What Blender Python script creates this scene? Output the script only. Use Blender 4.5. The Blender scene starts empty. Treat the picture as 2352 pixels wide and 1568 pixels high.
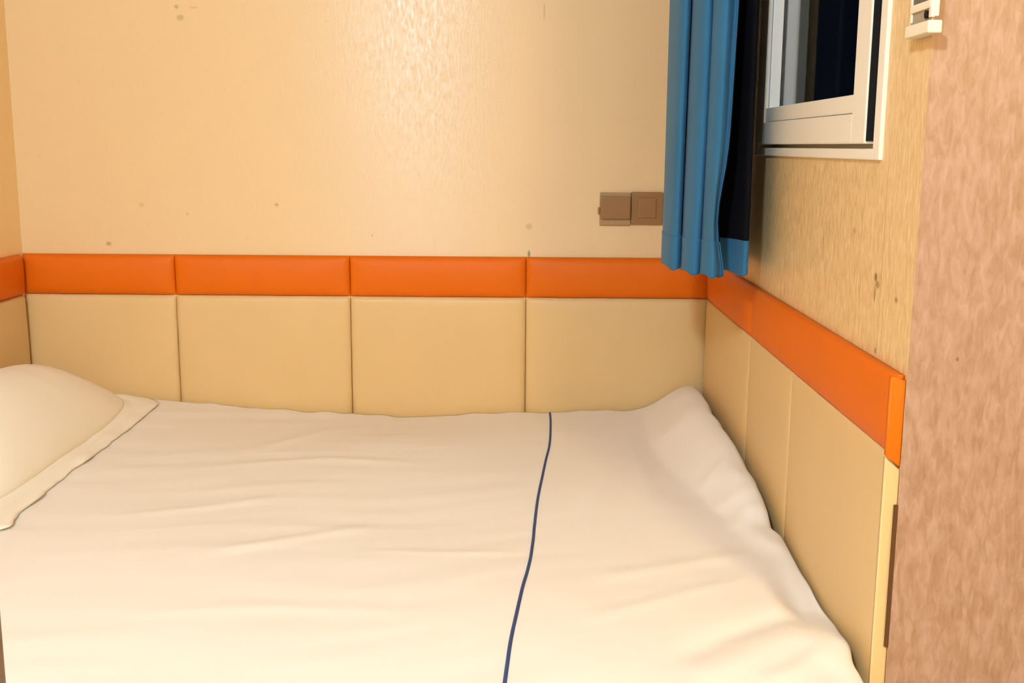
import bpy, bmesh, math, random
import numpy as np
from mathutils import Vector, Matrix, noise

random.seed(4)
S = bpy.context.scene
COL = S.collection

# ------------------------------------------------------------------ dimensions (metres)
XL, XR = -1.3906, 0.5147          # left wall, window wall
YE = -1.561                       # where the window wall ends in an outer corner
YREAR = -5.2
XSIDE = 2.1
ZC = 2.75
CAM_Z = 1.45
ZTOP, ZSEAM, ZPB = 1.149, 1.037, 0.45   # padded panels: top, orange/cream seam, bottom
BACK_SEAMS = [XL + 0.002, -0.967, -0.482, 0.0045, XR - 0.002]


# ------------------------------------------------------------------ helpers
def link(name, me, mat=None, parent=None):
    o = bpy.data.objects.new(name, me)
    COL.objects.link(o)
    if mat:
        me.materials.append(mat)
    if parent:
        o.parent = parent
    return o


def from_bm(name, bm, mat=None, parent=None, smooth=False):
    bmesh.ops.recalc_face_normals(bm, faces=bm.faces[:])
    me = bpy.data.meshes.new(name)
    bm.to_mesh(me)
    bm.free()
    if smooth:
        me.polygons.foreach_set('use_smooth', [True] * len(me.polygons))
    return link(name, me, mat, parent)


def tag(o, label, cat, group=None, kind=None):
    o['label'] = label
    o['category'] = cat
    if group:
        o['group'] = group
    if kind:
        o['kind'] = kind
    return o


def add_box(bm, x0, x1, y0, y1, z0, z1, bevel=0.0, seg=2):
    r = bmesh.ops.create_cube(bm, size=1.0)
    vs = r['verts']
    for v in vs:
        v.co = Vector(((x0 + x1) / 2 + v.co.x * (x1 - x0),
                       (y0 + y1) / 2 + v.co.y * (y1 - y0),
                       (z0 + z1) / 2 + v.co.z * (z1 - z0)))
    if bevel > 0:
        es = list({e for v in vs for e in v.link_edges})
        bmesh.ops.bevel(bm, geom=es, offset=bevel, segments=seg, affect='EDGES', profile=0.6)


def box_obj(name, x0, x1, y0, y1, z0, z1, mat, parent=None, bevel=0.0, seg=2):
    bm = bmesh.new()
    add_box(bm, x0, x1, y0, y1, z0, z1, bevel, seg)
    return from_bm(name, bm, mat, parent)


def interp(t, pts):
    """smooth-ish piecewise interpolation through (t, value) pairs"""
    if t <= pts[0][0]:
        return pts[0][1]
    for (a, va), (b, vb) in zip(pts, pts[1:]):
        if t <= b:
            k = (t - a) / (b - a)
            k = k * k * (3 - 2 * k) * 0.5 + k * 0.5
            return va + (vb - va) * k
    return pts[-1][1]


def sstep(a, b, x):
    t = max(0.0, min(1.0, (x - a) / (b - a)))
    return t * t * (3 - 2 * t)


# ------------------------------------------------------------------ materials
def new_mat(name):
    m = bpy.data.materials.new(name)
    m.use_nodes = True
    nt = m.node_tree
    return m, nt, nt.nodes['Principled BSDF']


def N(nt, kind, **kw):
    n = nt.nodes.new(kind)
    for k, v in kw.items():
        setattr(n, k, v)
    return n


def ramp(nt, fac, stops):
    r = N(nt, 'ShaderNodeValToRGB')
    el = r.color_ramp.elements
    while len(el) < len(stops):
        el.new(0.5)
    for e, (p, c) in zip(el, stops):
        e.position = p
        e.color = (*c, 1)
    nt.links.new(fac, r.inputs[0])
    return r.outputs[0]


def mixc(nt, fac, a, b, mode='MIX'):
    m = N(nt, 'ShaderNodeMix', data_type='RGBA', blend_type=mode)
    for sock, v in ((m.inputs[0], fac), (m.inputs[6], a), (m.inputs[7], b)):
        if isinstance(v, (int, float)):
            sock.default_value = v
        elif isinstance(v, tuple):
            sock.default_value = (*v, 1) if len(v) == 3 else v
        else:
            nt.links.new(v, sock)
    return m.outputs[2]


def math_n(nt, op, a, b=None, c=None):
    m = N(nt, 'ShaderNodeMath', operation=op)
    for i, v in enumerate((a, b, c)):
        if v is None:
            continue
        if isinstance(v, (int, float)):
            m.inputs[i].default_value = v
        else:
            nt.links.new(v, m.inputs[i])
    return m.outputs[0]


def wallpaper(name, base, dark, contrast=0.5, rough=0.42, bump=0.25, stains=(), lines=(), spec=0.5, aniso=0.0, tangent=(1, 0, 0),
              sc=(150, 150, 42)):
    """embossed fibre wallpaper: short upright strokes with a satin sheen"""
    m, nt, b = new_mat(name)
    tc = N(nt, 'ShaderNodeTexCoord')
    mp = N(nt, 'ShaderNodeMapping')
    mp.inputs['Scale'].default_value = sc
    nt.links.new(tc.outputs['Object'], mp.inputs[0])
    n1 = N(nt, 'ShaderNodeTexNoise')
    n1.inputs['Scale'].default_value = 1.0
    n1.inputs['Detail'].default_value = 2.5
    n1.inputs['Distortion'].default_value = 0.6
    nt.links.new(mp.outputs[0], n1.inputs['Vector'])
    n2 = N(nt, 'ShaderNodeTexNoise')
    n2.inputs['Scale'].default_value = 2.3
    n2.inputs['Detail'].default_value = 3.0
    nt.links.new(tc.outputs['Object'], n2.inputs['Vector'])
    stroke = ramp(nt, n1.outputs[0], [(0.26, (0, 0, 0)), (0.72, (1, 1, 1))])
    d = tuple(base[i] + (dark[i] - base[i]) * contrast for i in range(3))
    c = mixc(nt, stroke, d, base)
    c = mixc(nt, math_n(nt, 'MULTIPLY', n2.outputs[0], 0.22), c, tuple(x * 0.86 for x in base))
    for (p, r, col, k) in stains:
        vm = N(nt, 'ShaderNodeVectorMath', operation='SUBTRACT')
        nt.links.new(tc.outputs['Object'], vm.inputs[0])
        vm.inputs[1].default_value = p
        vs = N(nt, 'ShaderNodeVectorMath', operation='DIVIDE')
        nt.links.new(vm.outputs[0], vs.inputs[0])
        vs.inputs[1].default_value = r
        ln = N(nt, 'ShaderNodeVectorMath', operation='LENGTH')
        nt.links.new(vs.outputs[0], ln.inputs[0])
        mr = N(nt, 'ShaderNodeMapRange', interpolation_type='SMOOTHSTEP')
        nt.links.new(ln.outputs['Value'], mr.inputs[0])
        mr.inputs[1].default_value = 0.35
        mr.inputs[2].default_value = 1.0
        mr.inputs[3].default_value = k
        mr.inputs[4].default_value = 0.0
        c = mixc(nt, mr.outputs[0], c, col)
    if lines:
        sp = N(nt, 'ShaderNodeSeparateXYZ')
        nt.links.new(tc.outputs['Object'], sp.inputs[0])
        for (axis, pos, w, z0, z1, col, k) in lines:
            dd = math_n(nt, 'ABSOLUTE', math_n(nt, 'SUBTRACT', sp.outputs[axis], pos))
            f = math_n(nt, 'LESS_THAN', dd, w)
            f = math_n(nt, 'MULTIPLY', f, math_n(nt, 'GREATER_THAN', sp.outputs[2], z0))
            f = math_n(nt, 'MULTIPLY', f, math_n(nt, 'LESS_THAN', sp.outputs[2], z1))
            f = math_n(nt, 'MULTIPLY', f, k)
            c = mixc(nt, f, c, col)
    nt.links.new(c, b.inputs['Base Color'])
    rr = math_n(nt, 'MULTIPLY_ADD', n1.outputs[0], 0.5, rough - 0.25)
    nt.links.new(rr, b.inputs['Roughness'])
    b.inputs['Specular IOR Level'].default_value = spec
    if aniso:
        b.inputs['Anisotropic'].default_value = aniso
        tv = N(nt, 'ShaderNodeCombineXYZ')
        tv.inputs[0].default_value, tv.inputs[1].default_value, tv.inputs[2].default_value = tangent
        nt.links.new(tv.outputs[0], b.inputs['Tangent'])
    bp = N(nt, 'ShaderNodeBump')
    bp.inputs['Strength'].default_value = bump
    bp.inputs['Distance'].default_value = 0.0025
    nt.links.new(n1.outputs[0], bp.inputs['Height'])
    nt.links.new(bp.outputs[0], b.inputs['Normal'])
    return m


def plain(name, col, rough=0.5, spec=0.5, vary=0.06, vscale=6.0, bump=0.0, bscale=200.0, sheen=0.0,
          stretch=(1, 1, 1)):
    m, nt, b = new_mat(name)
    tc = N(nt, 'ShaderNodeTexCoord')
    mp = N(nt, 'ShaderNodeMapping')
    mp.inputs['Scale'].default_value = stretch
    nt.links.new(tc.outputs['Object'], mp.inputs[0])
    n = N(nt, 'ShaderNodeTexNoise')
    n.inputs['Scale'].default_value = vscale
    n.inputs['Detail'].default_value = 3
    nt.links.new(mp.outputs[0], n.inputs['Vector'])
    c = mixc(nt, n.outputs[0], tuple(x * (1 - vary) for x in col), tuple(min(1, x * (1 + vary)) for x in col))
    nt.links.new(c, b.inputs['Base Color'])
    b.inputs['Roughness'].default_value = rough
    b.inputs['Specular IOR Level'].default_value = spec
    if sheen:
        b.inputs['Sheen Weight'].default_value = sheen
    if bump:
        n2 = N(nt, 'ShaderNodeTexNoise')
        n2.inputs['Scale'].default_value = bscale
        nt.links.new(mp.outputs[0], n2.inputs['Vector'])
        bp = N(nt, 'ShaderNodeBump')
        bp.inputs['Strength'].default_value = bump
        bp.inputs['Distance'].default_value = 0.001
        nt.links.new(n2.outputs[0], bp.inputs['Height'])
        nt.links.new(bp.outputs[0], b.inputs['Normal'])
    return m


BROWN = (0.16, 0.085, 0.03)
OLIVE = (0.30, 0.22, 0.09)
WP = (0.80, 0.59, 0.325)
WPD = (0.60, 0.40, 0.19)
M_back = wallpaper('wallpaper_back', WP, WPD, contrast=0.06, rough=0.39, spec=0.75, aniso=0.85, tangent=(0, 0, 1), bump=0.08, stains=[
    ((-0.931, 0, 1.808), (0.008, 1, 0.008), OLIVE, 0.5), ((-0.922, 0, 1.780), (0.014, 1, 0.011), OLIVE, 0.45),
    ((-0.885, 0, 1.806), (0.016, 1, 0.004), OLIVE, 0.25),
    ((-0.681, 0, 1.287), (0.008, 1, 0.007), OLIVE, 0.5), ((-1.052, 0, 1.284), (0.010, 1, 0.009), OLIVE, 0.25),
    ((-0.927, 0, 1.261), (0.005, 1, 0.005), OLIVE, 0.35), ((-1.149, 0, 1.177), (0.011, 1, 0.008), OLIVE, 0.6),
    ((0.011, 0, 1.232), (0.012, 1, 0.012), OLIVE, 0.35), ((0.012, 0, 1.157), (0.005, 1, 0.014), (0.10, 0.12, 0.07), 0.8),
    ((-0.419, 0, 1.205), (0.004, 1, 0.004), OLIVE, 0.4), ((0.047, 0, 1.80), (0.004, 1, 0.03), OLIVE, 0.35)])
M_left = wallpaper('wallpaper_left', (0.95, 0.67, 0.32), WPD, contrast=0.15)
M_right = wallpaper('wallpaper_window', (0.88, 0.64, 0.34), (0.58, 0.36, 0.12), contrast=0.85, stains=[
    ((0.515, -1.404, 1.264), (1, 0.009, 0.009), BROWN, 0.85), ((0.515, -1.414, 1.254), (1, 0.014, 0.008), BROWN, 0.6),
    ((0.515, -1.403, 1.238), (1, 0.006, 0.016), OLIVE, 0.85), ((0.515, -1.497, 1.243), (1, 0.009, 0.005), BROWN, 0.5),
    ((0.515, -1.422, 1.158), (1, 0.007, 0.007), BROWN, 0.6), ((0.515, -1.287, 1.323), (1, 0.012, 0.007), OLIVE, 0.5)],
    lines=[(1, -1.428, 0.0011, 1.155, 1.425, (0.38, 0.25, 0.11), 0.6)])
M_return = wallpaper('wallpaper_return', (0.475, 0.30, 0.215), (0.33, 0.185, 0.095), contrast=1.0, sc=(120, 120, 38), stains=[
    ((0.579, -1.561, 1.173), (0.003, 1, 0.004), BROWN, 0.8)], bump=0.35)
M_plain_wall = wallpaper('wallpaper_room', (0.50, 0.46, 0.40), (0.4, 0.35, 0.28), contrast=0.2)
M_ceiling = plain('ceiling_paint', (0.55, 0.53, 0.49), 0.8, 0.2)
M_floor = plain('floor_boards', (0.20, 0.14, 0.09), 0.45, 0.5, vary=0.2, vscale=4, stretch=(1, 8, 1))
M_orange = plain('orange_leatherette', (0.715, 0.145, 0.002), 0.5, 0.2, vary=0.03, bump=0.06, bscale=350)
M_cream = plain('cream_leatherette', (0.70, 0.49, 0.225), 0.45, 0.4, vary=0.03, bump=0.06, bscale=350)
M_cotton = plain('white_cotton', (0.885, 0.84, 0.765), 0.85, 0.15, vary=0.015, vscale=3, bump=0.05, bscale=500)
M_pillow = plain('pillow_cotton', (0.93, 0.87, 0.74), 0.85, 0.15, vary=0.015, vscale=3, bump=0.05, bscale=500)
M_piping = plain('navy_piping', (0.035, 0.07, 0.19), 0.6, 0.3, vary=0.3, vscale=9)
M_blue = plain('blue_curtain_fabric', (0.027, 0.142, 0.275), 0.8, 0.25, vary=0.12, vscale=5, bump=0.08, bscale=600, sheen=0.08)
M_lining = plain('black_lining', (0.004, 0.004, 0.006), 0.9, 0.1)
M_upvc = plain('white_window_plastic', (0.90, 0.84, 0.72), 0.35, 0.5, vary=0.02)
M_black = plain('black_rubber', (0.008, 0.007, 0.006), 0.7, 0.2)
M_bronze = plain('brown_plastic_plate', (0.29, 0.15, 0.05), 0.35, 0.5, vary=0.05)
M_bronze_l = plain('light_brown_plastic', (0.40, 0.255, 0.115), 0.3, 0.5, vary=0.05)
M_device = plain('white_device_plastic', (0.88, 0.78, 0.60), 0.4, 0.5, vary=0.02)
M_screen = plain('dark_screen', (0.085, 0.075, 0.062), 0.25, 0.5)
M_grey = plain('grey_groove', (0.38, 0.30, 0.22), 0.6, 0.3)
M_wood = plain('brown_wood', (0.20, 0.105, 0.03), 0.4, 0.5, vary=0.25, vscale=5, stretch=(1, 6, 6))
M_board = plain('brown_backing_board', (0.11, 0.045, 0.012), 0.7, 0.3)

# clear window glass (night behind it)
M_glass, nt, b = new_mat('window_glass')
b.inputs['Base Color'].default_value = (0.9, 0.93, 0.95, 1)
b.inputs['Transmission Weight'].default_value = 1.0
b.inputs['Roughness'].default_value = 0.02
b.inputs['IOR'].default_value = 1.5

# ------------------------------------------------------------------ room shell
box_obj('floor', XL - 0.12, XSIDE + 0.12, YREAR - 0.12, 0.12, -0.1, 0, M_floor)
box_obj('ceiling', XL - 0.12, XSIDE + 0.12, YREAR - 0.12, 0.12, ZC, ZC + 0.1, M_ceiling)
box_obj('wall_back', XL - 0.12, XR + 0.12, 0, 0.12, 0, ZC, M_back)
box_obj('wall_left', XL - 0.12, XL, YREAR, 0, 0, ZC, M_left)
box_obj('wall_rear', XL - 0.12, XSIDE, YREAR - 0.12, YREAR, 0, ZC, M_plain_wall)
box_obj('wall_side', XSIDE, XSIDE + 0.12, YREAR - 0.12, YE, 0, ZC, M_plain_wall)

WY0, WY1, WZ0, WZ1 = -1.392, -0.542, 1.4385, 2.19     # window opening
bm = bmesh.new()
add_box(bm, XR, XR + 0.12, YE, 0, 0, WZ0)
add_box(bm, XR, XR + 0.12, YE, 0, WZ1, ZC)
add_box(bm, XR, XR + 0.12, YE, WY0, WZ0, WZ1)
add_box(bm, XR, XR + 0.12, WY1, 0, WZ0, WZ1)
from_bm('wall_right', bm, M_right)
# the wall turning away from the bed niche, facing into the room
bm = bmesh.new()
add_box(bm, XR - 0.0005, XSIDE, YE - 0.002, YE + 0.12, 0, ZC)
# keep it out of the window wall's own body
for v in bm.verts:
    if v.co.y > YE + 0.05 and v.co.x < XR + 0.2:
        v.co.x = XR + 0.122
    if v.co.x < XR + 0.01:
        v.co.y = YE - 0.002
from_bm('wall_front', bm, M_return)

STRUCT = {
    'floor': ('brown floor boards under the bed', 'floor'),
    'ceiling': ('cream painted ceiling over the bed niche', 'ceiling'),
    'wall_back': ('cream flecked wallpapered wall along the long back side of the bed', 'wall'),
    'wall_left': ('cream wallpapered wall at the pillow end of the bed', 'wall'),
    'wall_rear': ('cream wallpapered wall opposite the bed', 'wall'),
    'wall_side': ('cream wallpapered wall at the far side of the room', 'wall'),
    'wall_right': ('cream wallpapered wall with the window at the foot of the bed', 'wall'),
    'wall_front': ('pinkish flecked wallpapered wall turning the near corner at right', 'wall'),
}
for k, (l, c) in STRUCT.items():
    tag(bpy.data.objects[k], l, c, kind='structure')


# ------------------------------------------------------------------ padded wall panels
def pad_mesh(w, h, base, puff, edge=0.014, lip=0.004, rt=0.012, pw=2.4, seed=0):
    """upholstered tile in local axes: u = width, v = height, n = out of the wall"""
    def axis(L):
        e = [0, 0.0012, 0.003, 0.006, 0.010, 0.015, 0.021, 0.029, 0.040]
        n = max(3, int((L - 0.08) / 0.02))
        mid = [0.04 + (L - 0.08) * i / n for i in range(1, n)]
        return e + mid + [L - x for x in reversed(e)]
    us, vs = axis(w), axis(h)
    bm = bmesh.new()
    rows = []
    for v in vs:
        row = []
        for u in us:
            du, dv = min(u, w - u), min(v, h - v)
            # rounded shoulder, distance to a rounded rectangle
            if du < rt and dv < rt:
                d = rt - math.hypot(rt - du, rt - dv)
            else:
                d = min(du, dv)
            t = max(0.0, min(1.0, d / edge))
            shoulder = math.sqrt(max(0.0, 1 - (1 - t) ** 2))
            cu = 1 - abs(2 * u / w - 1) ** 5
            cv = 1 - abs(2 * v / h - 1) ** pw
            n = lip + (base - lip) * shoulder + puff * (max(cu, 0) * max(cv, 0)) ** 0.6
            n += 0.0016 * noise.noise(Vector((u * 7 + seed * 3.1, v * 7, seed * 1.7))) * t
            # tiny irregularity of the stitched outline
            wob = 0.0012 * noise.noise(Vector((u * 12 + seed, v * 12, 5.0)))
            row.append(bm.verts.new((u + (wob if 0 < u < w else 0), v + (wob if 0 < v < h else 0), n)))
        rows.append(row)
    for a, b_ in zip(rows, rows[1:]):
        for i in range(len(us) - 1):
            bm.faces.new((a[i], a[i + 1], b_[i + 1], b_[i]))
    # sides down to the wall
    ring = rows[0] + [r[-1] for r in rows[1:]] + list(reversed(rows[-1][:-1])) + [r[0] for r in reversed(rows[1:-1])]
    low = [bm.verts.new((v.co.x, v.co.y, 0)) for v in ring]
    for i in range(len(ring)):
        j = (i + 1) % len(ring)
        bm.faces.new((ring[j], ring[i], low[i], low[j]))
    bm.faces.new(low)
    return bm


def pad(name, wall, a, b_, z0, z1, mat, label, group, base=0.014, puff=0.008, seed=0, parent=None, **kw):
    """wall: 'back' (a..b in x), 'right' (a..b in -y), 'left' (a..b in y)"""
    g = 0.0003
    bm = pad_mesh(b_ - a - 2 * g, z1 - z0 - 2 * g, base, puff, seed=seed, **kw)
    if wall == 'back':
        mtx = Matrix(((1, 0, 0, a + g), (0, 0, -1, -0.0005), (0, 1, 0, z0 + g), (0, 0, 0, 1)))
    elif wall == 'right':
        mtx = Matrix(((0, 0, -1, XR - 0.0005), (-1, 0, 0, -a - g), (0, 1, 0, z0 + g), (0, 0, 0, 1)))
    else:
        mtx = Matrix(((0, 0, 1, XL + 0.0005), (1, 0, 0, a + g), (0, 1, 0, z0 + g), (0, 0, 0, 1)))
    bmesh.ops.transform(bm, matrix=mtx, verts=bm.verts[:])
    o = from_bm(name, bm, mat, parent, smooth=True)
    if label:
        tag(o, label, 'panel', group)
    return o


place_b = ['leftmost, beside the pillow corner', 'second from the left corner', 'third from the left corner',
           'rightmost, beside the window corner']
place_o = ['leftmost, in the left corner', 'second from the left corner', 'third from the left corner',
           'rightmost, below the socket and curtain']
for i in range(4):
    a, b_ = BACK_SEAMS[i], BACK_SEAMS[i + 1]
    pad('orange_padded_panel', 'back', a, b_, ZSEAM, ZTOP, M_orange,
        'orange padded strip panel on the back wall, ' + place_o[i], 'orange padded strips above the cream ones',
        base=0.010, puff=0.013, seed=i + 1, edge=0.016, pw=2.0)
    pad('cream_padded_panel', 'back', a, b_, ZPB, ZSEAM, M_cream,
        'cream padded square panel on the back wall, ' + place_b[i], 'cream padded panels around the bed',
        base=0.012, puff=0.011, seed=i + 11, edge=0.015, pw=2.2)
pad('orange_padded_panel', 'left', -0.56, -0.0245, ZSEAM, ZTOP, M_orange,
    'orange padded strip panel on the left wall at the pillow end', 'orange padded strips above the cream ones', seed=21)
pad('cream_padded_panel', 'left', -0.56, -0.0245, ZPB, ZSEAM, M_cream,
    'cream padded panel on the left wall behind the pillow', 'cream padded panels around the bed', seed=22)
pad('orange_padded_panel', 'right', 0.0245, 0.614, ZSEAM, ZTOP, M_orange,
    'short orange padded strip panel on the window wall right under the curtain', 'orange padded strips above the cream ones',
    seed=31, edge=0.03, lip=0.009)
o_end = pad('orange_padded_panel', 'right', 0.614, 1.5535, ZSEAM, ZTOP, M_orange,
            'long orange padded strip panel below the window', 'orange padded strips above the cream ones',
            seed=32, edge=0.03, lip=0.009)
pad('cream_padded_panel', 'right', 0.0245, 0.614, ZPB, ZSEAM, M_cream,
    'cream padded panel on the window wall beside the raised duvet corner', 'cream padded panels around the bed', seed=33, edge=0.03, lip=0.0118)
pad('cream_padded_panel', 'right', 0.614, 1.0, ZPB, ZSEAM, M_cream,
    'narrow cream padded panel on the window wall, middle of the three', 'cream padded panels around the bed', seed=34,
    edge=0.03, lip=0.0118, puff=0.004)
c_end = pad('cream_padded_panel', 'right', 1.0, 1.5535, ZPB, ZSEAM, M_cream,
            'cream padded panel on the window wall at the near outer corner', 'cream padded panels around the bed', seed=35,
            edge=0.03, lip=0.0118, puff=0.004)


def end_cap(z0, z1, z0o, z1o, mat, parent):
    """padded strip closing the near end of the panels; z0o/z1o: heights at its outer edge"""
    bm = bmesh.new()
    xa, xb = XR - 0.0215, XR - 0.0006
    prof = [(xa, z0), (xb, z0o), (xb, z1o), (xa + .008, z1 - (.0085 if z1 - z1o > .01 else .003)), (xa, z1)]
    fr = [bm.verts.new((x, YE + .0008, z)) for x, z in prof]
    bk_ = [bm.verts.new((x, YE + .0072, z)) for x, z in prof]
    bm.faces.new(fr)
    bm.faces.new(list(reversed(bk_)))
    n = len(prof)
    for q in range(n):
        p = (q + 1) % n
        bm.faces.new((fr[p], fr[q], bk_[q], bk_[p]))
    es = [e for e in bm.edges if e.verts[0] in fr and e.verts[1] in fr]
    bmesh.ops.bevel(bm, geom=es, offset=.0024, segments=3, affect='EDGES', profile=.6)
    return from_bm('end_cap', bm, mat, parent, smooth=True)


end_cap(ZSEAM + .001, ZTOP - .001, ZSEAM - .016, ZTOP - .006, M_orange, o_end)
end_cap(ZPB, ZSEAM - .0008, ZPB, ZSEAM - .019, M_cream, c_end)
bk = box_obj('backing_board', XR - 0.0058, XR - 0.0008, YE - 0.0035, YE + 0.0006, 0.762, 0.969, M_board, c_end)
bk['label'] = 'dark brown backing board edge'

# ------------------------------------------------------------------ bed
bed = box_obj('bed_base', XL + 0.002, XR - 0.002, -1.855, -0.002, 0.0, ZPB - 0.0005, M_wood, bevel=0.002)
tag(bed, 'brown wooden bed base box carrying the mattress', 'bed')

# brown cabinet whose back corner shows at the lower left edge of the view
KX1, KY0, KY1, KZ = -0.4075, -2.62, -2.20, 1.135
cab = box_obj('wooden_cabinet', KX1 - 0.46, KX1, KY0, KY1, 0.05, KZ - 0.024, M_wood, bevel=0.005, seg=3)
tag(cab, 'brown wooden cabinet standing in front of the bed at the pillow side', 'cabinet')
box_obj('top', KX1 - 0.462, KX1 + 0.0005, KY0 - 0.012, KY1 + 0.0005, KZ - 0.024, KZ, M_wood, cab, bevel=0.005, seg=3)
box_obj('plinth', KX1 - 0.44, KX1 - 0.02, KY0 + 0.03, KY1 - 0.01, 0.0, 0.05, M_wood, cab)
for q in range(3):
    z0 = 0.075 + q * 0.345
    dr = box_obj('drawer', KX1 - 0.445, KX1 - 0.015, KY0 - 0.016, KY0, z0, z0 + 0.33, M_wood, cab, bevel=0.004)
    box_obj('handle', KX1 - 0.30, KX1 - 0.16, KY0 - 0.036, KY0 - 0.0155, z0 + 0.21, z0 + 0.228, M_grey, dr, bevel=0.005)

bm = bmesh.new()
add_box(bm, XL + 0.034, 0.4875, -1.85, -0.032, ZPB, 0.690, 0.03, 5)
tag(from_bm('mattress', bm, M_cotton, smooth=True),
    'white sheeted mattress showing past the duvet at the bottom right corner', 'mattress')

BACK_Z = [(-1.36, .755), (-1.13, .752), (-.98, .743), (-.61, .715), (-.31, .703), (0, .718), (.30, .727), (.36, .733), (.40, .760),
          (.435, .782), (.465, .802), (.49, .806)]
RIGHT_Z = [(-1.9, .72), (-1.60, .728), (-1.49, .736), (-1.33, .708), (-1.18, .727), (-1.01, .742), (-.95, .766), (-.885, .779), (-.555, .808),
           (-.384, .818), (-.2, .812), (-.03, .803)]
XEDGE = [(-1.9, .468), (-1.62, .472), (-1.55, .476), (-1.49, .484), (-1.36, .487), (-1.2, .487), (-1.04, .489), (-1.0, .478), (-.9, .484),
         (-.62, .484), (-.5, .478), (-.40, .472), (-.25, .482), (-.03, .486)]
FOLDS = [  # crease lines on the duvet: world points, width, height
    ([(.275, -.36), (.262, -.55), (.262, -.78)], .022, .0045),
    ([(.345, -.22), (.345, -.50), (.355, -.75)], .020, .0040),
    ([(.215, -1.56), (.30, -1.47), (.38, -1.41), (.455, -1.365)], .024, -.0075),
    ([(.235, -1.62), (.33, -1.53), (.45, -1.43)], .03, .0060),
    ([(.365, -.80), (.42, -.74), (.455, -.86)], .024, .0055),
    ([(.135, -.86), (.165, -.66), (.20, -.45)], .03, .0040),
    ([(-.30, -1.14), (-.12, -1.145), (.005, -1.13)], .013, .0022),
    ([(-.80, -.98), (-.62, -.90), (-.50, -.83)], .020, .0035),
    ([(-.60, -1.18), (-.42, -1.08), (-.27, -1.00)], .020, .0040),
    ([(-.70, -.62), (-.45, -.56), (-.25, -.60)], .022, .0030),
    ([(-.66, -.50), (-.55, -.34), (-.48, -.20)], .028, .0040),
    ([(-.40, -.52), (-.30, -.30), (-.24, -.16)], .03, .0030),
    ([(.12, -1.25), (.26, -1.19), (.42, -1.12)], .022, .0035),
    ([(.10, -1.42), (.24, -1.33), (.40, -1.23)], .02, .0030),
    ([(.33, -1.62), (.40, -1.56), (.445, -1.50)], .018, .0050),
    ([(-.64, -1.42), (-.40, -1.38), (-.15, -1.40)], .022, .0025),
    ([(.05, -.62), (.10, -.40), (.12, -.2)], .03, .0030),
    ([(.40, -.95), (.44, -1.05), (.47, -1.12)], .02, .0050),
]


def seg_dist(px, py, pts):
    best, tt = 9, 0
    n = len(pts) - 1
    for i, ((ax, ay), (bx, by)) in enumerate(zip(pts, pts[1:])):
        dx, dy = bx - ax, by - ay
        t = max(0, min(1, ((px - ax) * dx + (py - ay) * dy) / (dx * dx + dy * dy)))
        d = math.hypot(px - ax - t * dx, py - ay - t * dy)
        if d < best:
            best, tt = d, (i + t) / n
    return best, tt


def duvet_h(x, y):
    base = .731
    zb = interp(x, [p for p in BACK_Z if p[0] < .37] + [(.5, .735)])
    h = base + (zb - base) * (1 - sstep(.02, .50, -y))
    # raised right border, highest in the back corner
    xe = interp(y, XEDGE)
    zr = interp(y, RIGHT_Z)
    wid = .05 + .085 * sstep(.76, .815, zr)
    k = sstep(xe - wid - .035, xe - .03, x)
    h += (zr - h) * k
    # loose wrinkles
    wx = x + .10 * noise.noise(Vector((x * 2.1, y * 2.1, 3)))
    wy = y + .08 * noise.noise(Vector((x * 2.3, y * 2.3, 8)))
    left = 1 - sstep(-.05, .20, x)
    r1 = noise.noise(Vector((wx * 3.2 + wy * 1.1, wy * 15 - wx * 3.0, 1.0)))
    r1b = noise.noise(Vector((wx * 5.5, wy * 30 - wx * 7, 4.0)))
    r2 = noise.noise(Vector((wx * 12 + wy * 4, wy * 4.0 + wx * 3, 2.0)))
    lo = noise.noise(Vector((x * 2.4, y * 2.4, 6.0)))
    h += lo * .006 + left * (r1 * .0017 + r1b * .0005) + (1 - left) * (r2 * .0019 + r1b * .0004)
    for pts, w, a in FOLDS:
        if abs(pts[0][0] - x) > .6:
            continue
        d, t = seg_dist(x, y, pts)
        if d < 3 * w:
            h += .85 * a * math.exp(-(d / w) ** 2) * min(1, 4 * t + .15) * min(1, 4 * (1 - t) + .15)
    # soft lip where the duvet meets the back panels
    h += (.007 * noise.noise(Vector((x * 8, 0, 11))) + .004 * noise.noise(Vector((x * 19, 0, 5)))) * (1 - sstep(.03, .16, -y))
    return h


NX, NY = 200, 200
x0d, y0d, y1d = XL + 0.036, -1.845, -0.030
bm = bmesh.new()
rows = []
for j in range(NY + 1):
    v = j / NY
    v = v + .10 * math.sin(2 * math.pi * v) / (2 * math.pi)
    y = y0d + (y1d - y0d) * v
    row = []
    xe = interp(y, XEDGE) + .0035 * noise.noise(Vector((y * 14, 3, 3)))
    for i in range(NX + 1):
        u = i / NX
        u = 1 - (1 - u) ** 1.25
        x = x0d + (xe - x0d) * u
        # back hem wanders a little
        yy = y + (.010 * noise.noise(Vector((x * 5, 7, 1))) - .006) * sstep(-.25, -.03, y)
        z = duvet_h(x, yy)
        # rounded rim
        d = min(x - x0d, xe - x, yy - y0d + 0.0, y1d + .004 - yy)
        rim = .022
        t = max(0., min(1., d / rim))
        z -= (z - .716) * .55 * (1 - math.sqrt(max(0., 1 - (1 - t) ** 2)))
        row.append(bm.verts.new((x, yy, z)))
    rows.append(row)
for a, b_ in zip(rows, rows[1:]):
    for i in range(NX):
        bm.faces.new((a[i], a[i + 1], b_[i + 1], b_[i]))
ring = rows[0] + [r[-1] for r in rows[1:]] + list(reversed(rows[-1][:-1])) + [r[0] for r in reversed(rows[1:-1])]
low = [bm.verts.new((v.co.x * .995, v.co.y * .995 - .004, .6915)) for v in ring]
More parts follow.
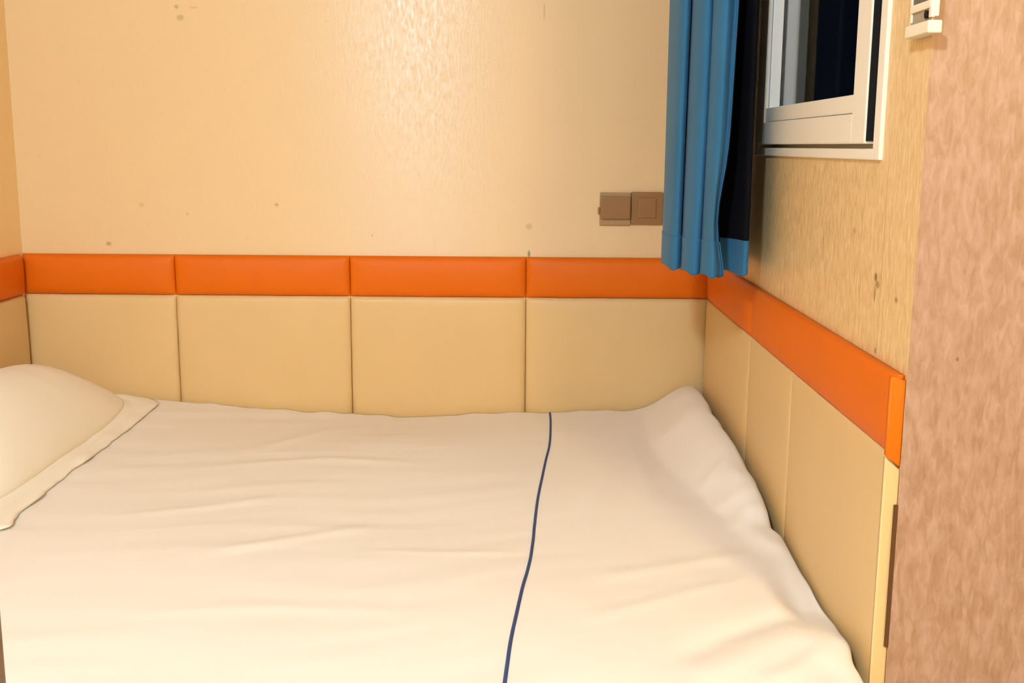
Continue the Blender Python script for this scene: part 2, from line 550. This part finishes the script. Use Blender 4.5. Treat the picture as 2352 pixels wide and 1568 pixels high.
for i in range(len(ring)):
    j = (i + 1) % len(ring)
    bm.faces.new((ring[j], ring[i], low[i], low[j]))
bm.faces.new(low)
duvet = from_bm('duvet', bm, M_cotton, smooth=True)
tag(duvet, 'white cotton duvet spread over the whole bed, with a thin dark blue line across', 'duvet')

# thin blue line sewn across the duvet
PIPE = [(.074, -.040), (.073, -.17), (.0655, -.402), (.052, -.57), (.042, -.695), (.031, -.84), (.0235, -.983), (.0195, -1.08), (.0125, -1.189), (.001, -1.30),
        (-.0085, -1.41), (-.0145, -1.48), (-.0185, -1.545), (-.0235, -1.658), (-.027, -1.80)]


def catmull(pts, n=12):
    out = []
    P = [pts[0]] + pts + [pts[-1]]
    for k in range(1, len(P) - 2):
        p0, p1, p2, p3 = (np.array(q, float) for q in P[k - 1:k + 3])
        for i in range(n):
            t = i / n
            out.append(.5 * (2 * p1 + (p2 - p0) * t + (2 * p0 - 5 * p1 + 4 * p2 - p3) * t * t + (3 * p1 - p0 - 3 * p2 + p3) * t ** 3))
    out.append(np.array(pts[-1], float))
    return out


from mathutils.bvhtree import BVHTree
dg_me = duvet.data
tree = BVHTree.FromPolygons([v.co[:] for v in dg_me.vertices], [p.vertices[:] for p in dg_me.polygons])


def top_z(x, y, dflt=.73):
    hit = tree.ray_cast(Vector((x, y, 1.5)), Vector((0, 0, -1)))
    return hit[0].z if hit[0] else dflt


bm = bmesh.new()
prev = None
pp = catmull(PIPE)
for k, p in enumerate(pp):
    a, b_ = pp[max(0, k - 1)], pp[min(len(pp) - 1, k + 1)]
    d = b_ - a
    d = d / (np.linalg.norm(d) + 1e-9)
    s = np.array((-d[1], d[0]))
    ringv = []
    R = .0029
    for q in range(8):
        an = q * math.pi / 4
        ox, oz = math.cos(an) * R, math.sin(an) * R * .75
        x, y = p[0] + s[0] * ox, p[1] + s[1] * ox
        ringv.append(bm.verts.new((x, y, top_z(p[0], p[1]) + .0004 + oz)))
    if prev:
        for q in range(8):
            bm.faces.new((prev[q], prev[(q + 1) % 8], ringv[(q + 1) % 8], ringv[q]))
    prev = ringv
o = from_bm('piping', bm, M_piping, duvet, smooth=True)
o['label'] = 'thin navy blue piping line'

# ------------------------------------------------------------------ pillow with flanged case
PC = Vector((-1.2055, -.562, 0))
PA = math.radians(0.6)
AX, AY, FL = .156, .465, .052


def p_world(lx, ly):
    c, s = math.cos(PA), math.sin(PA)
    return PC.x + c * lx - s * ly, PC.y + s * lx + c * ly


def pillow_top(a, b_):
    """a, b_ in -1..1 over the stuffed part"""
    a = (a + .3) / 1.3 if a > -.3 else (a + .3) / .7
    ea, eb = max(0, 1 - abs(a) ** 1.8), max(0, 1 - abs(b_) ** 2.2)
    h = .176 * (ea ** .74) * (eb ** .70)
    return h


def sq(a, b_, ax, ay, n=5.0):
    """square -> rounded rectangle"""
    m = max(abs(a), abs(b_))
    if m < 1e-6:
        return 0., 0.
    r = (abs(a / m) ** n + abs(b_ / m) ** n) ** (-1 / n)
    k = 1 - (1 - r) * m ** 4
    return a * k * ax, b_ * k * ay


def bed_z(x, y):
    return top_z(max(x, x0d + .03), y)


bm = bmesh.new()
NP = 56
top, bot = [], []
for j in range(NP + 1):
    rt_, rb_ = [], []
    for i in range(NP + 1):
        a = -math.cos(math.pi * i / NP) * .55 + (2 * i / NP - 1) * .45
        b_ = -math.cos(math.pi * j / NP) * .55 + (2 * j / NP - 1) * .45
        lx, ly = sq(a, b_, AX, AY)
        x, y = p_world(lx, ly)
        z0 = bed_z(x, y)
        h = pillow_top(a, b_)
        ang = math.atan2(b_, a)
        edge = max(abs(a), abs(b_))
        pk = .004 * noise.noise(Vector((math.cos(ang) * 9, math.sin(ang) * 9, 2))) * edge ** 3
        pk += .006 * noise.noise(Vector((x * 5, y * 5, 9)))
        rt_.append(bm.verts.new((max(x, XL + .028), y, z0 + .016 + h + pk * min(1, h * 20))))
        if 0 < i < NP and 0 < j < NP:
            rb_.append(bm.verts.new((max(x, XL + .028), y, z0 + .009)))
        else:
            rb_.append(rt_[-1])
    top.append(rt_)
    bot.append(rb_)
for j in range(NP):
    for i in range(NP):
        bm.faces.new((top[j][i], top[j][i + 1], top[j + 1][i + 1], top[j + 1][i]))
        q = [bot[j][i], bot[j + 1][i], bot[j + 1][i + 1], bot[j][i + 1]]
        if len(set(q)) == 4:
            try:
                bm.faces.new(q)
            except ValueError:
                pass
pillow = from_bm('pillow', bm, M_pillow, smooth=True)
tag(pillow, 'plump white pillow in a flanged case at the left end of the bed', 'pillow')

# the flat hem around the stuffed part, a little rumpled
bm = bmesh.new()
NR, NW = 220, 9
rings = []
for q in range(NR):
    th = 2 * math.pi * q / NR
    a, b_ = math.cos(th), math.sin(th)
    m = max(abs(a), abs(b_))
    a, b_ = a / m, b_ / m
    r = []
    for w in range(NW + 1):
        t = w / NW
        ix, iy = sq(a, b_, AX - .004, AY - .004)
        ox, oy = sq(a, b_, AX + FL, AY + FL, 9)
        x, y = p_world(ix + (ox - ix) * t, iy + (oy - iy) * t)
        wv = noise.noise(Vector((x * 11, y * 11, 4))) + .5 * noise.noise(Vector((x * 26, y * 26, 7)))
        corner = (abs(a) * abs(b_)) ** 6
        # the near right corner is pulled up and rumpled
        near = corner * (1 if (a > 0 and b_ < 0) else .35)
        x += (.012 * wv + .02 * near * noise.noise(Vector((x * 25, y * 25, 1)))) * t
        y += .012 * noise.noise(Vector((x * 9, y * 9, 14))) * t
        x += .045 * near * t
        y -= .02 * near * t
        x = max(x, XL + .028)
        z = bed_z(x, y) + .014 * (1 - t) ** 1.2 + .0034
        z += t * (.006 * max(0, wv) + near * .016 * abs(noise.noise(Vector((x * 30, y * 30, 5)))))
        z += .006 * math.exp(-((t - .25) / .2) ** 2) * -1 + .002 * t * (1 + wv)
        r.append(Vector((x, y, z)))
    rings.append(r)
up = [[bm.verts.new(v) for v in r] for r in rings]
dn = [[bm.verts.new(v - Vector((0, 0, .0028))) for v in r] for r in rings]
for q in range(NR):
    p = (q + 1) % NR
    for w in range(NW):
        bm.faces.new((up[q][w], up[q][w + 1], up[p][w + 1], up[p][w]))
        bm.faces.new((dn[q][w], dn[p][w], dn[p][w + 1], dn[q][w + 1]))
    bm.faces.new((up[q][NW], dn[q][NW], dn[p][NW], up[p][NW]))
    bm.faces.new((up[q][0], up[p][0], dn[p][0], dn[q][0]))
from_bm('flange', bm, M_pillow, pillow, smooth=True)

# ------------------------------------------------------------------ curtain
ZB, ZHEM, ZT = 1.192, 1.262, ZC - 0.03


def curtain_path(z):
    """plan of the bunched curtain at height z: from the window side round the left, then folds facing the room"""
    k = (z - ZB) / (1.75 - ZB)
    k = max(0., min(1.35, k))
    fx = .393 + .014 * k - .014 * math.exp(-((k - .22) / .16) ** 2)   # free leading edge
    if k < .15:
        fx += .006 * (1 - k / .15)
    pts = [(.492, -.40), (.482, -.52), (.468, -.66), (.4555, -.755), (.450, -.770), (.441, -.735), (.425, -.70), (.405, -.675), (.385, -.62), (.362, -.56), (.340, -.505),
           (.325, -.478), (.3165, -.487)]
    # three soft pleats facing the room: R1 (left), R2, R3 (widest), each with a deep valley behind its right flank
    wob = .003 * math.sin(z * 5)
    e = .006 * k
    front = [(.309 + e, -.56), (.312 + e, -.640), (.3215 + e, -.668), (.334 + e, -.655), (.339 + e, -.600), (.337 + e, -.69),
             (.3405 + e + wob, -.738), (.352 + e + wob, -.756), (.363 + e + wob, -.742), (.366 + e, -.685), (.364 + e, -.755),
             (.369 + e, -.797)]
    pts += front
    x0 = .369 + e
    for t, y in ((.30, -.813), (.55, -.811), (.80, -.800), (.92, -.799), (1.0, -.806)):
        pts.append((x0 + (fx + .002 - x0) * t, y))
    return pts


def sheet(name, z_list, off, mat, parent=None, thick=.0016, s0=0.0, s1=1.0, sag=True):
    bm = bmesh.new()
    fr, bk_ = [], []
    for z in z_list:
        c = catmull(curtain_path(z), 7)
        n = len(c)
        i0, i1 = int(s0 * (n - 1)), int(s1 * (n - 1))
        f, b2 = [], []
        for i in range(i0, i1 + 1):
            a, b_ = c[max(0, i - 1)], c[min(n - 1, i + 1)]
            d = b_ - a
            d = d / (np.linalg.norm(d) + 1e-9)
            nn = np.array((-d[1], d[0]))          # left of travel = inside of the C
            o_ = off + (-.0015 if (z < ZHEM and off == 0) else 0)
            p, q = c[i] + nn * o_, c[i] + nn * (o_ + thick)
            zz = z
            if sag and z < ZB + .02:
                zz += .003 * math.sin(i * .35) * (ZB + .02 - z) / .02 + .010 * (1 - sstep(.30, .37, p[0])) * 0
            f.append(bm.verts.new((p[0], p[1], zz)))
            b2.append(bm.verts.new((q[0], q[1], zz)))
        fr.append(f)
        bk_.append(b2)
    m = len(fr[0])
    for a, b_ in zip(fr, fr[1:]):
        for i in range(m - 1):
            bm.faces.new((a[i], a[i + 1], b_[i + 1], b_[i]))
    for a, b_ in zip(bk_, bk_[1:]):
        for i in range(m - 1):
            bm.faces.new((a[i], b_[i], b_[i + 1], a[i + 1]))
    for i in range(m - 1):
        bm.faces.new((fr[0][i], bk_[0][i], bk_[0][i + 1], fr[0][i + 1]))
        bm.faces.new((fr[-1][i], fr[-1][i + 1], bk_[-1][i + 1], bk_[-1][i]))
    for k in range(len(fr) - 1):
        bm.faces.new((fr[k][0], fr[k + 1][0], bk_[k + 1][0], bk_[k][0]))
        bm.faces.new((fr[k][-1], bk_[k][-1], bk_[k + 1][-1], fr[k + 1][-1]))
    return from_bm(name, bm, mat, parent, smooth=True)


zs_ = [ZB, ZB + .004, ZB + .012, ZB + .024, ZB + .045, ZHEM - .004, ZHEM - .0005, ZHEM + .0005, ZHEM + .004] + \
      [ZHEM + .004 + (ZT - ZHEM - .004) * i / 40 for i in range(1, 41)]
curtain = sheet('curtain', zs_, 0.0, M_blue)
tag(curtain, 'blue pleated curtain with black lining bunched in the corner beside the window', 'curtain')
o = sheet('lining', [z for z in zs_ if z > ZHEM], .0024, M_lining, curtain, sag=False)
o['label'] = 'black blackout lining'
sheet('hem', [z for z in zs_ if z < ZHEM + .003], .0022, M_blue, curtain, thick=.002)
rail = box_obj('curtain_rail', 0.36, 0.44, -1.52, -0.03, ZC - 0.03, ZC, M_upvc, bevel=0.004)
tag(rail, 'white ceiling rail carrying the blue curtain', 'curtain rail')

# ------------------------------------------------------------------ window
win = bpy.data.objects.new('window_1', None)
COL.objects.link(win)
tag(win, 'white framed casement window with dark night glass above the foot of the bed', 'window', kind='structure')


def frame_ring(name, x0, x1, y0, y1, z0, z1, wr, wl, wb, wt, mat, parent, bev=.002):
    """y0 = near (right) side; wr/wl/wb/wt: member widths right, left, bottom, top"""
    bm = bmesh.new()
    add_box(bm, x0, x1, y0, y0 + wr, z0, z1, bev)
    add_box(bm, x0, x1, y1 - wl, y1, z0, z1, bev)
    add_box(bm, x0 + .0004, x1, y0 + wr - .001, y1 - wl + .001, z0, z0 + wb, bev)
    add_box(bm, x0 + .0004, x1, y0 + wr - .001, y1 - wl + .001, z1 - wt, z1, bev)
    return from_bm(name, bm, mat, parent)


fr_ = frame_ring('window_frame', XR - .006, XR + .085, -1.399, -.537, 1.4325, 2.196, .030, .036, .0165, .03, M_upvc, win)
frame_ring('rebate', XR + .022, XR + .085, -1.372, -.568, 1.446, 2.17, .035, .035, .03, .03, M_upvc, fr_, bev=0)
SY0, SY1, SZ0, SZ1 = -1.352, -.588, 1.456, 2.158
sash = frame_ring('sash', XR - .014, XR + .018, SY0, SY1, SZ0, SZ1, .069, .062, .0455, .07, M_upvc, win, bev=.003)
bm = bmesh.new()
add_box(bm, XR - .010, XR + .016, SY0 + .067, SY1 - .060, SZ0 + .0465, SZ0 + .075, .003)
add_box(bm, XR - .006, XR + .016, SY1 - .074, SY1 - .0605, SZ0 + .07, SZ1 - .068, .002)
add_box(bm, XR + .001, XR + .016, SY0 + .0675, SY0 + .074, SZ0 + .07, SZ1 - .068, .002)
from_bm('glazing_bead', bm, M_upvc, sash)
bm = bmesh.new()
add_box(bm, XR - .0115, XR + .018, SY0 - .0035, SY0 + .0002, SZ0 + .004, SZ1)
add_box(bm, XR - .004, XR + .03, SY1 - .0002, SY1 + .004, SZ0, SZ1)
from_bm('seal', bm, M_black, sash)
box_obj('glass', XR + .019, XR + .0235, SY0 + .055, SY1 - .05, SZ0 + .05, SZ1 - .05, M_glass, sash)

# ------------------------------------------------------------------ socket and switch on the back wall
sock = box_obj('power_socket', .2035, .2885, -.009, -.0005, 1.2375, 1.3265, M_bronze_l, bevel=.003, seg=3)
tag(sock, 'light brown wall socket with a closed cover, left of the switch', 'socket')
bm = bmesh.new()
add_box(bm, .2050, .2870, -.020, -.0085, 1.2550, 1.3160, .004, 3)
cv = from_bm('cover', bm, M_bronze, sock)
bm = bmesh.new()
add_box(bm, .1985, .2055, -.014, -.006, 1.268, 1.287, .003, 2)
from_bm('latch', bm, M_bronze, sock)
sw = box_obj('light_switch', .2890, .3750, -.011, -.0005, 1.2405, 1.3285, M_bronze, bevel=.003, seg=3)
tag(sw, 'brown square light switch right at the edge of the blue curtain', 'switch')
box_obj('rocker', .3075, .3565, -.0145, -.0105, 1.2585, 1.3125, M_bronze, sw, bevel=.002, seg=2)

# ------------------------------------------------------------------ white control box on the window wall, by the outer corner
DY0, DY1 = -1.598, -1.513
cx0 = XR - .0155
dev = box_obj('control_box', cx0 + .004, XR - .004, DY0 + .004, DY1 - .004, 1.611, 1.78, M_device, bevel=.002)
tag(dev, 'white wall control box with a dark screen right of the window', 'control panel')
box_obj('mounting_plate', XR - .0045, XR - .0003, DY0 + .030, DY1 - .010, 1.62, 1.77, M_device, dev)
bm = bmesh.new()
for (a, b_, c_, d_) in ((DY0 + .004, DY0 + .013, 1.61, 1.782), (DY1 - .010, DY1 - .004, 1.61, 1.782)):
    add_box(bm, cx0 + .001, cx0 + .006, a, b_, c_, d_, .0012)
add_box(bm, cx0, cx0 + .006, DY0 + .006, DY1 - .005, 1.6215, 1.6315, .0015)
from_bm('bezel', bm, M_device, dev)
box_obj('screen', cx0 + .0025, cx0 + .005, DY0 + .012, DY1 - .009, 1.631, 1.775, M_screen, dev)
box_obj('groove', cx0 + .0030, cx0 + .005, DY0 + .006, DY1 - .005, 1.606, 1.622, M_grey, dev)
bm = bmesh.new()
bmesh.ops.create_cone(bm, cap_ends=True, segments=20, radius1=.0052, radius2=.0045, depth=.004,
                      matrix=Matrix.Translation((cx0 + .001, DY0 + .018, 1.6145)) @ Matrix.Rotation(math.radians(90), 4, 'Y'))
from_bm('button', bm, M_black, dev)
box_obj('ledge', cx0 - .003, XR - .0005, DY0, DY1, 1.5905, 1.6065, M_device, dev, bevel=.003, seg=3)

# ------------------------------------------------------------------ lights, world, camera
w = bpy.data.worlds.new('night')
S.world = w
w.use_nodes = True
w.node_tree.nodes['Background'].inputs[0].default_value = (0.25, 0.4, 0.7, 1)
w.node_tree.nodes['Background'].inputs[1].default_value = 0.012

def lamp(name, loc, energy, color, radius):
    ld = bpy.data.lights.new(name, 'POINT')
    ld.energy = energy
    ld.color = color
    ld.shadow_soft_size = radius
    lo = bpy.data.objects.new(name, ld)
    COL.objects.link(lo)
    lo.location = loc


lamp('ceiling_and_fill_light', (-0.68, -3.6, 2.66), 180, (0.79, 0.98, 1.20), 0.11)
lamp('ceiling_and_fill_light', (1.3, -4.2, 2.5), 128, (1.0, 0.71, 0.31), 0.15)  # warm fill added out of view to brighten the pillow end; no known fixture

cd = bpy.data.cameras.new('camera')
cam = bpy.data.objects.new('camera', cd)
COL.objects.link(cam)
cd.sensor_width = 36.0
cd.sensor_fit = 'HORIZONTAL'
cd.lens = 36.0 * 2505.97 / 2352.0
cd.clip_start = 0.02
p_, y_, r_ = 0.1775, -0.0111, 0.0063
F = Vector((math.sin(y_) * math.cos(p_), math.cos(y_) * math.cos(p_), -math.sin(p_)))
rt0 = Vector((math.cos(y_), -math.sin(y_), 0))
up0 = rt0.cross(F)
RT = rt0 * math.cos(r_) + up0 * math.sin(r_)
UP = -rt0 * math.sin(r_) + up0 * math.cos(r_)
m = Matrix((RT, UP, -F)).transposed().to_4x4()
m.translation = Vector((0, -3.0, CAM_Z))
cam.matrix_world = m
S.camera = cam

S.view_settings.view_transform = 'Standard'
S.view_settings.look = 'None'
S.view_settings.gamma = 1
S.view_settings.exposure = 0.0
S.view_settings.use_curve_mapping = False
